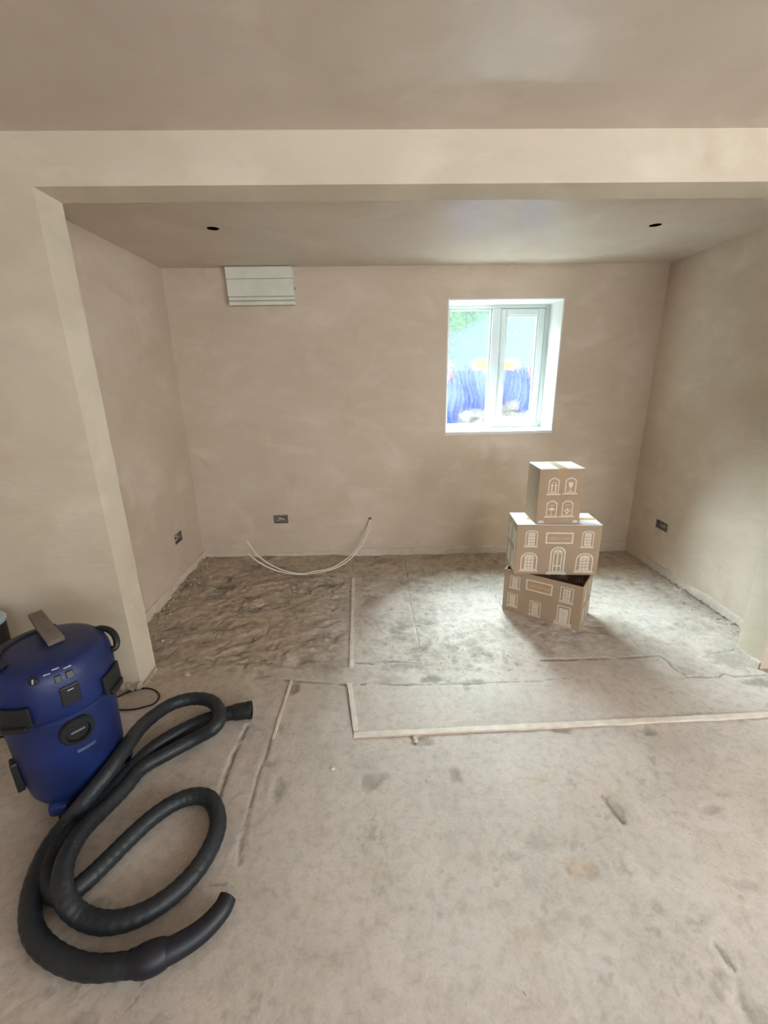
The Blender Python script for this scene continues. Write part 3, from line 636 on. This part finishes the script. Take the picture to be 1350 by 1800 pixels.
# ------------------------------------------------------------------ printed cartons
class Print:
    """flat ink shapes on one face of a carton; u right, v up, in metres"""
    def __init__(s, o, u, v, n): s.o, s.u, s.v, s.n = map(Vector, (o, u, v, n)); s.bm = bmesh.new(); s.k = 0
    def P(s, a, b, e=0): return s.bm.verts.new(s.o+s.u*a+s.v*b+s.n*(.0006+e))
    def poly(s, pts, e=0): s.bm.faces.new([s.P(a, b, e) for a, b in pts])
    def rect(s, a0, a1, b0, b1, e=0): s.poly([(a0, b0), (a1, b0), (a1, b1), (a0, b1)], e)
    def ring(s, A, B):
        n = len(A)
        for i in range(n): s.poly([A[i], A[(i+1) % n], B[(i+1) % n], B[i]])
    def frame(s, a0, a1, b0, b1, t): s.ring(rect(a0, a1, b0, b1), rect(a0+t, a1-t, b0+t, b1-t))
    def done(s, name, m, parent): 
        return fin(name, s.bm, m, parent)
def arch(a0, a1, b0, b1, rise, n=8):
    c = (a0+a1)/2; r = (a1-a0)/2
    return [(a0, b0), (a1, b0)]+[(c+r*math.cos(PI*k/n), b1-rise+rise*math.sin(PI*k/n)) for k in range(n+1)]
def sash_window(face, a0, a1, b0, b1, parent, rise=0, cols=3, rows=4, blind=True):
    p = Print(*face); w, h = a1-a0, b1-b0; t = w*.07
    p.rect(a0-w*.08, a1+w*.08, b0, b0+h*.055)
    if rise: p.ring(arch(a0, a1, b0+h*.07, b1, rise), arch(a0+t, a1-t, b0+h*.07+t, b1-t, rise*.95))
    else: p.frame(a0, a1, b0+h*.07, b1, t)
    ia0, ia1, ib0, ib1 = a0+w*.2, a1-w*.2, b0+h*.12, b1-h*.1-rise*.5
    g = .18*(ia1-ia0)/cols
    for c in range(cols):
        for r in range(rows):
            x0 = ia0+(ia1-ia0)*c/cols; z0 = ib0+(ib1-ib0)*r/rows
            p.rect(x0+g/2, x0+(ia1-ia0)/cols-g/2, z0+g/2, z0+(ib1-ib0)/rows-g/2)
    if rise: p.poly([(ia0, ib1), (ia1, ib1)]+[((ia0+ia1)/2+(ia1-ia0)/2*math.cos(PI*k/8), ib1+rise*.45*math.sin(PI*k/8)) for k in range(1, 8)])
    p.done('printed_window', M_ink, parent)
def plaque(face, a0, a1, b0, b1, parent, text):
    p = Print(*face); p.frame(a0, a1, b0, b1, (b1-b0)*.12); p.done('printed_plaque', M_ink, parent)
    p = Print(*face); q = (b1-b0)*.14; c = (b1-b0)*.1
    p.poly([(a0+q+c, b0+q), (a1-q-c, b0+q), (a1-q, b0+q+c), (a1-q, b1-q-c), (a1-q-c, b1-q), (a0+q+c, b1-q), (a0+q, b1-q-c), (a0+q, b0+q+c)])
    p.done('plaque_ground', M_inkd, parent)
    lettering(face, text, (a0+a1)/2, b0+(b1-b0)*.38, (b1-b0)*.42, (a1-a0)*.78, M_inko, parent, .4)
def lettering(face, text, ca, b, size, maxw, m, parent, shear=0):
    cu = bpy.data.curves.new('t', 'FONT'); cu.body = text; cu.size = size; cu.align_x = 'CENTER'; cu.shear = shear
    to = bpy.data.objects.new('t', cu); COL.objects.link(to); dg = bpy.context.evaluated_depsgraph_get()
    me = bpy.data.meshes.new_from_object(to.evaluated_get(dg)); bpy.data.objects.remove(to)
    xs = [v.co.x for v in me.vertices]; k = min(1.4, maxw/(max(xs)-min(xs)))
    o_, u_, v_, n_ = map(Vector, face)
    for v in me.vertices: v.co = o_+u_*(ca+v.co.x*k)+v_*(b+v.co.y)+n_*.0011
    me.materials.clear(); me.materials.append(m); link(bpy.data.objects.new('lettering', me), parent)
def door(face, a0, a1, b0, b1, parent, arched=True, num='1861'):
    w, h = a1-a0, b1-b0; p = Print(*face); t = w*.1
    sb = b0+h*.10
    if arched:
        r = w*.42; p.ring(arch(a0, a1, sb, b1, r, 10), arch(a0+t, a1-t, sb+.002, b1-t, r*.85, 10))
        fb = b1-t*1.5-r*.62
        A = arch(a0+t*1.9, a1-t*1.9, fb, b1-t*1.9, r*.55, 10); p.poly(A)
        dt = fb-h*.02
        p.ring(rect(a0+t*2, a1-t*2, sb, dt), rect(a0+t*2.8, a1-t*2.8, sb+h*.02, dt-h*.02))
        p.rect((a0+a1)/2-w*.05, (a0+a1)/2+w*.05, sb+h*.02, dt-h*.02); p.rect(a0+t*2.8, a1-t*2.8, sb+h*.2, sb+h*.24)
    else:
        p.frame(a0, a1, sb, b1, t*.8); p.rect(a0+t*1.6, a1-t*1.6, sb, b1-t*2.4)
        p.rect(a0-w*.16, a0-w*.02, sb, sb+h*.08); p.rect(a1+w*.02, a1+w*.14, sb, sb+h*.08)
    p.rect(a0-w*.12, a1+w*.12, b0+h*.055, b0+h*.095); p.rect(a0-w*.2, a1+w*.2, b0, b0+h*.045)
    p.done('printed_door', M_ink, parent)
    if arched: lettering(face, num, (a0+a1)/2, b1-t*1.5-w*.22, h*.06, w*.35, M_inkd, parent)
    else:
        p = Print(*face); c = (a0+a1)/2; p.poly([(c+w*.13*math.cos(2*PI*k/10), sb+h*.5+w*.13*math.sin(2*PI*k/10)) for k in range(10)], .0005); p.rect(c-.001, c+.001, sb+.002, b1-t*2.6, .0005)
        p.done('door_detail', M_wire, parent)
def icon_window(face, a0, a1, b0, b1, parent, icon):
    w, h = a1-a0, b1-b0; p = Print(*face); t = w*.06
    p.rect(a0-w*.04, a1+w*.04, b0, b0+h*.07)
    c = (a0+a1)/2
    out = [(a0+w*.1, b0+h*.1), (a1-w*.1, b0+h*.1), (a1-w*.1, b1-h*.16), (c+w*.18, b1-h*.03), (c, b1), (c-w*.18, b1-h*.03), (a0+w*.1, b1-h*.16)]
    inn = [(a0+w*.17, b0+h*.13), (a1-w*.17, b0+h*.13), (a1-w*.17, b1-h*.20), (c+w*.16, b1-h*.09), (c, b1-h*.065), (c-w*.16, b1-h*.09), (a0+w*.17, b1-h*.20)]
    p.ring(out, inn); g = .22
    p.done('printed_frame', M_ink, parent)
    p = Print(*face); p.poly([(a0+w*g, b0+h*.13), (a1-w*g, b0+h*.13), (a1-w*g, b1-h*.22), (c, b1-h*.13), (a0+w*g, b1-h*.22)]); p.done('printed_pane', M_inkd, parent)
    p = Print(*face); e = .0006; z0, z1 = b0+h*.17, b1-h*.34
    if icon == 'arrows':
        for s in (-1, 1):
            x = c+s*w*.14; p.rect(x-w*.045, x+w*.045, z0+h*.05, z1-h*.12, e); p.poly([(x-w*.11, z1-h*.12), (x+w*.11, z1-h*.12), (x, z1+h*.02)], e)
        p.rect(a0+w*.27, a1-w*.27, z0-h*.01, z0+h*.025, e)
    elif icon == 'glass':
        p.poly([(c-w*.03, z0+h*.22), (c+w*.03, z0+h*.22), (c+w*.15, z1-h*.12), (c+w*.16, z1+h*.04), (c-w*.16, z1+h*.04), (c-w*.15, z1-h*.12)], e)
        p.rect(c-w*.02, c+w*.02, z0+h*.03, z0+h*.22, e); p.rect(c-w*.12, c+w*.12, z0, z0+h*.03, e)
    elif icon == 'umbrella':
        m = (z0+z1)/2
        p.poly([(c+w*.24*math.cos(PI*k/10), m+h*.02+h*.15*math.sin(PI*k/10)) for k in range(11)], e)
        p.rect(c-w*.02, c+w*.02, z0, m+h*.02, e); p.rect(c-w*.09, c-w*.02, z0, z0+h*.025, e)
    else:
        m = (z0+z1)/2+h*.05
        p.poly([(c+w*.09*math.cos(2*PI*k/10), m+w*.09*math.sin(2*PI*k/10)) for k in range(10)], e)
        for s in (-1, 1): p.poly([(c, z0), (c+s*w*.25, m-h*.03), (c+s*w*.20, m-h*.0), (c, z0+h*.12)][::s], e)
    p.rect(c-w*.18, c+w*.18, z1+h*.06, z1+h*.085, e)
    p.done('printed_symbol', M_ink, parent)

def carton(x, y, z, a, w, d, h, label, closed=True):
    t = empty('cardboard_box', (x, y, z), a, label=label, cat='box', group='stacked printed cardboard boxes')
    T = .004; bm = bmesh.new()
    if closed:
        bx(bm, 0, w, 0, d, 0, h-.0045); b = fin('carton_body', bm, M_card, t, bevel=.003)
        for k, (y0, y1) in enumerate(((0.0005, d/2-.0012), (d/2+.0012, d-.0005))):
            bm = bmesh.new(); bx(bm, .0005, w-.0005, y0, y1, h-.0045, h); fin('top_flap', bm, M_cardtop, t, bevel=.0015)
    else:
        for q in ((0, w, 0, T, 0, h), (0, w, d-T, d, 0, h), (0, T, T, d-T, 0, h), (w-T, w, T, d-T, 0, h), (T, w-T, T, d-T, 0, T)): bx(bm, *q)
        fin('carton_body', bm, M_card, t)
        for q in ((T, w-T, T, T+.003, h-.11, h-.002), (w-T-.003, w-T, .01, d-.01, h-.11, h-.002), (T, T+.003, .01, d-.01, h-.11, h-.002)):
            bm = bmesh.new(); bx(bm, *q); fin('folded_flap', bm, M_cardin, t)
        bm = bmesh.new(); bx(bm, T+.004, w-T-.004, d-T-.004, d-T-.001, h-.11, h-.002); fl = fin('folded_flap', bm, M_cardin, t)
    return t
FR = lambda: ((0, 0, 0), (1, 0, 0), (0, 0, 1), (0, -1, 0))
def RTF(w): return ((w, 0, 0), (0, 1, 0), (0, 0, 1), (1, 0, 0))
def LTF(d): return ((0, d, 0), (0, -1, 0), (0, 0, 1), (-1, 0, 0))
TXT = 'Little Cosmos'
# bottom
bz = fz(1.1, 2.5)-.004
w, d, h = .478, .278, .300
b1 = carton(.836, 2.568, bz, -.6445, w, d, h, 'open-topped printed cardboard box, lowest of the stack and turned askew', closed=False)
f = FR(); V = lambda v: h*(1-v)
sash_window(f, w*.085, w*.22, V(.42), V(.12), b1); sash_window(f, w*.065, w*.205, V(.86), V(.54), b1); sash_window(f, w*.37, w*.515, V(.93), V(.58), b1)
sash_window(f, w*.735, w*.895, V(.44), V(.09), b1, cols=3, rows=4); plaque(f, w*.30, w*.64, V(.36), V(.11), b1, TXT)
door(f, w*.72, w*.885, V(.96), V(.51), b1, arched=False)
g = RTF(w); sash_window(g, d*.2, d*.45, V(.45), V(.12), b1); sash_window(g, d*.6, d*.85, V(.45), V(.12), b1); sash_window(g, d*.2, d*.45, V(.92), V(.58), b1); sash_window(g, d*.6, d*.85, V(.92), V(.58), b1)
inn = ((0.004+w-.008, d-.0085, 0), (-1, 0, 0), (0, 0, 1), (0, -1, 0))
for k in range(4): sash_window(((0, d-.0085, 0), (1, 0, 0), (0, 0, 1), (0, -1, 0)), .05+.11*k, .11+.11*k, h-.10, h-.02, b1, cols=2, rows=2)
# middle
z1 = bz+h; w, d, h = .5032, .2405, .3294
b2 = carton(.8658, 2.4855, z1, -.1025, w, d, h, 'wide sealed printed cardboard box, middle of the stack')
f = FR(); V = lambda v: h*(1-v)
sash_window(f, w*.11, w*.255, V(.45), V(.11), b2, rise=.02); sash_window(f, w*.775, w*.915, V(.45), V(.11), b2, rise=.02)
sash_window(f, w*.075, w*.275, V(.94), V(.55), b2, rise=.04, rows=4); sash_window(f, w*.735, w*.94, V(.95), V(.55), b2, rise=.04, rows=4)
plaque(f, w*.35, w*.675, V(.37), V(.15), b2, TXT); door(f, w*.425, w*.605, V(.995), V(.43), b2)
g = RTF(w); sash_window(g, d*.2, d*.45, V(.45), V(.12), b2); sash_window(g, d*.6, d*.85, V(.45), V(.12), b2)
g = LTF(d); sash_window(g, d*.15, d*.45, V(.45), V(.12), b2); sash_window(g, d*.55, d*.85, V(.45), V(.12), b2); sash_window(g, d*.15, d*.45, V(.92), V(.58), b2); sash_window(g, d*.55, d*.85, V(.92), V(.58), b2)
def strip(name, pts, wd, nrm, m, parent):
    bm = bmesh.new(); prev = None
    for p, s in pts:
        p = Vector(p); s = Vector(s)*wd/2; r = (bm.verts.new(p-s), bm.verts.new(p+s))
        if prev: bm.faces.new((prev[0], prev[1], r[1], r[0]))
        prev = r
    o = fin(name, bm, m, parent); so = o.modifiers.new('s', 'SOLIDIFY'); so.thickness = .0004; so.offset = 0; return o
e = .0006
strip('tape', [((-e, d/2, h-.06), (0, 1, 0)), ((-e, d/2, h+e), (0, 1, 0)), ((w+e, d/2, h+e), (0, 1, 0)), ((w+e, d/2, h-.06), (0, 1, 0))], .045, 0, M_tape, b2)
strip('corner_tape', [((-e, .02, h-.05), (0, 1, 0)), ((-e, .02, .02), (0, 1, 0))], .03, 0, M_cardtop, b2)
# top
z2 = z1+h; w, d, h = .2632, .2159, .3393
b3 = carton(.9767, 2.4886, z2, -.0392, w, d, h, 'small sealed cardboard box with four handling symbols, top of the stack')
f = FR(); V = lambda v: h*(1-v)
icon_window(f, w*.19, w*.49, V(.47), V(.16), b3, 'arrows'); icon_window(f, w*.56, w*.87, V(.46), V(.16), b3, 'glass')
icon_window(f, w*.19, w*.49, V(.885), V(.57), b3, 'umbrella'); icon_window(f, w*.54, w*.85, V(.88), V(.57), b3, 'hands')
for a_, b_ in ((.05, .20), (.84, .97)):
    p = Print(*f); p.poly([(w*a_, h*.012), (w*b_, h*.015), (w*(b_-.02), h*.055), (w*(a_+.05), h*.065), (w*(a_+.01), h*.045)]); p.done('corner_scuff', M_cardtop, b3)
strip('tape', [((w*.51, -e, h-.055), (1, 0, 0)), ((w*.51, -e, h+e), (1, 0, 0)), ((w*.51, d+e, h+e), (1, 0, 0)), ((w*.51, d+e, h-.05), (1, 0, 0))], .048, 0, M_tape, b3)

# ------------------------------------------------------------------ vacuum cleaner
VX, VY, VR = -1.165, 1.355, 1.0
vac = empty('vacuum_cleaner', (VX, VY, .0), math.atan2(-VX, VY)+.02, label='blue drum vacuum cleaner with black latches, left foreground', cat='vacuum cleaner')
s_ = 1.03
def ell(prof, m, name, seg=56, sx=1, sy=1, auto=.7, M=None, parent=None):
    bm = bmesh.new(); lathe(bm, [(r*s_, z) for r, z in prof], seg, M=M, sx=sx, sy=sy); return fin(name, bm, m, parent or vac, smooth=True, auto=auto)
ell([(.10, .05), (.134, .05), (.147, .078), (.157, .15), (.162, .28), (.166, .405), (.160, .41), (.10, .41)], M_blue, 'drum')
ell([(.12, .408), (.172, .408), (.180, .414), (.180, .428), (.172, .434), (.12, .434)], M_blue, 'collar')
HEAD = [(.10, .43), (.178, .43), (.184, .445), (.185, .53), (.181, .565), (.171, .592), (.155, .608), (.13, .618), (.06, .624), (.001, .625)]
ell(HEAD, M_blue, 'motor_head', 64, auto=.9)
def curved(name, a0, a1, z0, z1, r, th, m, parent=vac, bevel=.004, n=10, tilt=0, r1=None):
    bm = bmesh.new(); prev = None; r1 = r if r1 is None else r1
    for i in range(n+1):
        a = a0+(a1-a0)*i/n; dz = tilt*(i/n-.5)
        r_ = [bm.verts.new((rr*math.sin(a), -rr*math.cos(a), zz+dz)) for rr, zz in ((r, z0), (r+th, z0), (r1+th, z1), (r1, z1))]
        if prev:
            for k in range(4): bm.faces.new((prev[k], r_[k], r_[(k+1) % 4], prev[(k+1) % 4]))
        else: bm.faces.new(r_)
        prev = r_
    bm.faces.new(prev[::-1]); return fin(name, bm, m, parent, bevel=bevel)
# dark cover band wrapping the back and left of the top
bm = bmesh.new(); prev = None
for i in range(31):
    a = math.radians(72+140*i/30)
    q = [bm.verts.new((r*s_*math.cos(a), r*s_*math.sin(a), z)) for r, z in ((.118, .619), (.118, .626), (.150, .619), (.170, .603), (.180, .582), (.178, .575))]
    if prev:
        for k in range(5): bm.faces.new((prev[k], q[k], q[k+1], prev[k+1]))
    prev = q
fin('cover_band', bm, M_band, vac, smooth=True, auto=.6)
# carry grip: dusty flat bar standing up over the head
P = catmull([(.034, -.030, .630), (.026, .0, .648), (.014, .05, .668), (.002, .125, .690)], 6); bm = bmesh.new(); prev = None
for i, q in enumerate(P):
    hw = .026-.004*i/len(P)
    r = [bm.verts.new(q+Vector((c*hw, c*.006, k*.008))) for c, k in ((-1, -1), (-1, 1), (1, 1), (1, -1))]
    if prev:
        for k in range(4): bm.faces.new((prev[k], r[k], r[(k+1) % 4], prev[(k+1) % 4]))
    else: bm.faces.new(r)
    prev = r
bm.faces.new(prev[::-1]); fin('carry_grip', bm, M_taupe, vac, bevel=.004)
bm = bmesh.new(); bx(bm, -.008, .018, .085, .115, .605, .678); fin('grip_post', bm, M_blk, vac, bevel=.004)
bm = bmesh.new(); tube(bm, catmull([(.145, .03, .595), (.172, .015, .602), (.197, -.012, .592), (.204, -.045, .572), (.195, -.062, .547), (.168, -.05, .535)], 6), .0115, 12)
fin('side_handle', bm, M_blk, vac, smooth=True)
for a, z in ((-.70, .44), (.93, .425)):
    l = curved('latch', a-.27, a+.27, z, z+.075, .186*s_, .013, M_blk); curved('latch_tab', a-.19, a+.19, z-.01, z+.012, .192*s_, .016, M_blk, l)
sp_ = curved('socket_panel', .0, .28, .475, .545, .1855*s_, .006, M_blk); curved('panel_mark', .10, .19, .530, .5335, .1925*s_+.0015, .001, M_lab, sp_, bevel=0)
for a0, a1 in ((-.02, .08), (.15, .27)): curved('switch', a0, a1, .566, .588, .181*s_, .006, M_blk, r1=.172*s_, bevel=.002)
for a0, a1, z in ((-.16, -.05, .598), (-.02, .10, .604), (.15, .28, .597)): curved('printed_mark', a0, a1, z, z+.003, .1735*s_-(z-.592), .0012, M_lab, bevel=0, r1=.171*s_-(z-.592))
kn = fin('control_knob', (lambda b: (lathe(b, [(.001, 0), (.013, 0), (.013, .010), (.009, .014), (.001, .014)], 20), b)[1])(bmesh.new()), M_blk, vac, smooth=True, auto=.6)
kn.matrix_local = Matrix.Rotation(-.30, 4, 'Z') @ Matrix.Translation((0, -.170*s_, .590)) @ Matrix.Rotation(math.radians(50), 4, 'X')
bm = bmesh.new(); bx(bm, -.002, .002, -.011, .004, .013, .0165); fin('pointer', bm, M_lab, kn)
inl = Matrix.Rotation(.11, 4, 'Z') @ Matrix.Translation((0, -.160*s_, .355)) @ Matrix.Rotation(PI/2, 4, 'X')
bm = bmesh.new(); lathe(bm, [(.050, -.02), (.052, .012), (.047, .020), (.038, .020), (.034, .008), (.001, .008)], 40, M=inl); port = fin('inlet_port', bm, M_blk, vac, smooth=True, auto=.6)
bm = bmesh.new(); bx(bm, -.022, .022, -.004, .004, .008, .016, M=inl); fin('port_flap', bm, M_grey, port, bevel=.003)
curved('brand_label', .02, .36, .262, .274, .1625*s_, .0012, M_labd, bevel=0)
# feet with castors, rear wheel
for k, a in enumerate((-.55, 1.45, 3.0, -2.2)):
    Mx = Matrix.Rotation(a, 4, 'Z')
    bm = bmesh.new(); bx(bm, -.032, .032, -.178, -.10, .035, .085, M=Mx); ft = fin('castor_lug', bm, M_blue, vac, bevel=.012)
    bm = bmesh.new(); lathe(bm, [(.001, -.009), (.018, -.009), (.02, -.006), (.02, .006), (.018, .009), (.001, .009)], 20, M=Mx @ Matrix.Translation((0, -.15, .0205)) @ Matrix.Rotation(PI/2, 4, 'Y'))
    fin('castor', bm, M_blk, ft, smooth=True, auto=.6)
bm = bmesh.new(); bx(bm, -.178, -.155, -.055, -.01, .13, .25); fin('accessory_clip', bm, M_blk, vac, bevel=.005)
# mains lead
iv = vac.matrix_basis.inverted()
vm = Matrix.Translation(vac.location) @ Matrix.Rotation(vac.rotation_euler.z, 4, 'Z'); iv = vm.inverted()
def lead(pts):
    P = []
    for x, y in pts:
        p = atz(x, y); P.append(iv @ Vector((p.x, p.y, fz(p.x, p.y)+.005)))
    return P
bm = bmesh.new(); tube(bm, catmull([(.0, .165, .30), (.01, .2, .15)]+lead([(180, 1240), (212, 1223), (238, 1214), (260, 1211), (275, 1216), (280, 1226), (272, 1238), (255, 1244), (235, 1248), (212, 1249), (190, 1246), (150, 1243)]), 6), .0042, 8); fin('mains_lead', bm, M_blk, vac, smooth=True)
bm = bmesh.new(); tube(bm, catmull(lead([(60, 1330), (18, 1299), (0, 1297), (-40, 1300), (-90, 1330)]), 5), .0042, 8); fin('mains_lead', bm, M_blk, vac, smooth=True)

# ------------------------------------------------------------------ hose
R = .030
HP = [(1175, 1165, .040), (1140, 1235, .036), (1040, 1340, .034), (900, 1430, .034), (760, 1488, .034), (640, 1518, .034), (450, 1528, .032), (290, 1470, .032), (185, 1370, .032),
      (155, 1240, .032), (180, 1080, .032), (255, 905, .032), (350, 775, .045), (440, 665, .095), (550, 530, .140), (650, 390, .158), (745, 270, .125), (870, 178, .090), (990, 142, .085),
      (1090, 155, .088), (1135, 220, .092), (1105, 290, .075), (1000, 350, .040), (860, 425, .032), (730, 500, .032), (640, 605, .034), (538, 708, .045), (420, 830, .075), (345, 960, .092),
      (320, 1080, .092), (345, 1190, .070), (430, 1268, .036), (560, 1297, .032), (720, 1258, .032), (880, 1160, .032), (1010, 1030, .032), (1095, 890, .032), (1125, 770, .032), (1090, 668, .032),
      (1010, 643, .032), (900, 678, .032), (780, 760, .032), (660, 870, .032), (550, 980, .032), (445, 1080, .032), (350, 1150, .030), (275, 1140, .030), (245, 1060, .030), (270, 955, .030), (330, 855, .030),
      (420, 740, .032), (548, 645, .030), (640, 548, .030), (712, 468, .032), (800, 388, .032), (920, 315, .032), (1040, 258, .032), (1130, 228, .034)]
hose_pts = [atz(x/2.935, 1180+y/2.935, z) for x, y, z in HP]
hz = empty('vacuum_hose', (hose_pts[0].x, hose_pts[0].y, 0), label='long black vacuum hose coiled loosely on the floor', cat='hose')
off = -hz.location
def hpart(name, P, rad, m, seg=20, n=8, cap=True):
    bm = bmesh.new(); tube(bm, [p+off for p in catmull(P, n)], rad, seg, cap); return fin(name, bm, m, hz, smooth=True, auto=.9)
NS = (len(hose_pts)-6)*8
hpart('flexible_tube', hose_pts[4:], lambda t: .0285+.0006*math.sin(t*900), M_hose, 18, 14)
hpart('wand_cuff', [hose_pts[3].lerp(hose_pts[4], .25), hose_pts[4], hose_pts[4].lerp(hose_pts[5], .8)], lambda t: .031+.008*math.sin(min(1, t*1.2)*PI)**.6, M_cuff)
hpart('curved_wand', hose_pts[:5], lambda t: .026+.006*t, M_cuff)
e0, e1 = hose_pts[-1], atz(1205/2.935, 1180+212/2.935, .034); e2 = atz(1298/2.935, 1180+198/2.935, .036)
hpart('end_cuff', [e0, e1, e1.lerp(e2, .3)], lambda t: .029+.008*t, M_cuff)
bm = bmesh.new(); dirv = (e2-e1).normalized(); q = dirv.to_track_quat('Z', 'Y').to_matrix().to_4x4(); L = (e2-e1).length
lathe(bm, [(.034, 0), (.037, .01), (.0375, L*.75), (.040, L*.78), (.040, L), (.034, L), (.033, L*.4), (.001, L*.4)], 32, M=Matrix.Translation(e1+off) @ q); fin('end_connector', bm, M_blk, hz, smooth=True, auto=.6)

# ------------------------------------------------------------------ dark tub at the left edge
tb = empty('tub', (-1.725, 1.70, 0), label='tall black tub with a pale blue rim, cut by the left edge behind the vacuum', cat='tub')
bm = bmesh.new(); lathe(bm, [(.075, 0), (.080, .01), (.098, .47), (.098, .505), (.092, .505), (.074, .02), (.001, .02)], 36); fin('tub_body', bm, M_blk, tb, smooth=True, auto=.6)
M_rim = plain('pale_blue_rim', (.45, .62, .75), .35)
bm = bmesh.new(); lathe(bm, [(.090, .500), (.102, .500), (.104, .512), (.098, .520), (.090, .517)], 36); fin('rim', bm, M_rim, tb, smooth=True, auto=.8)
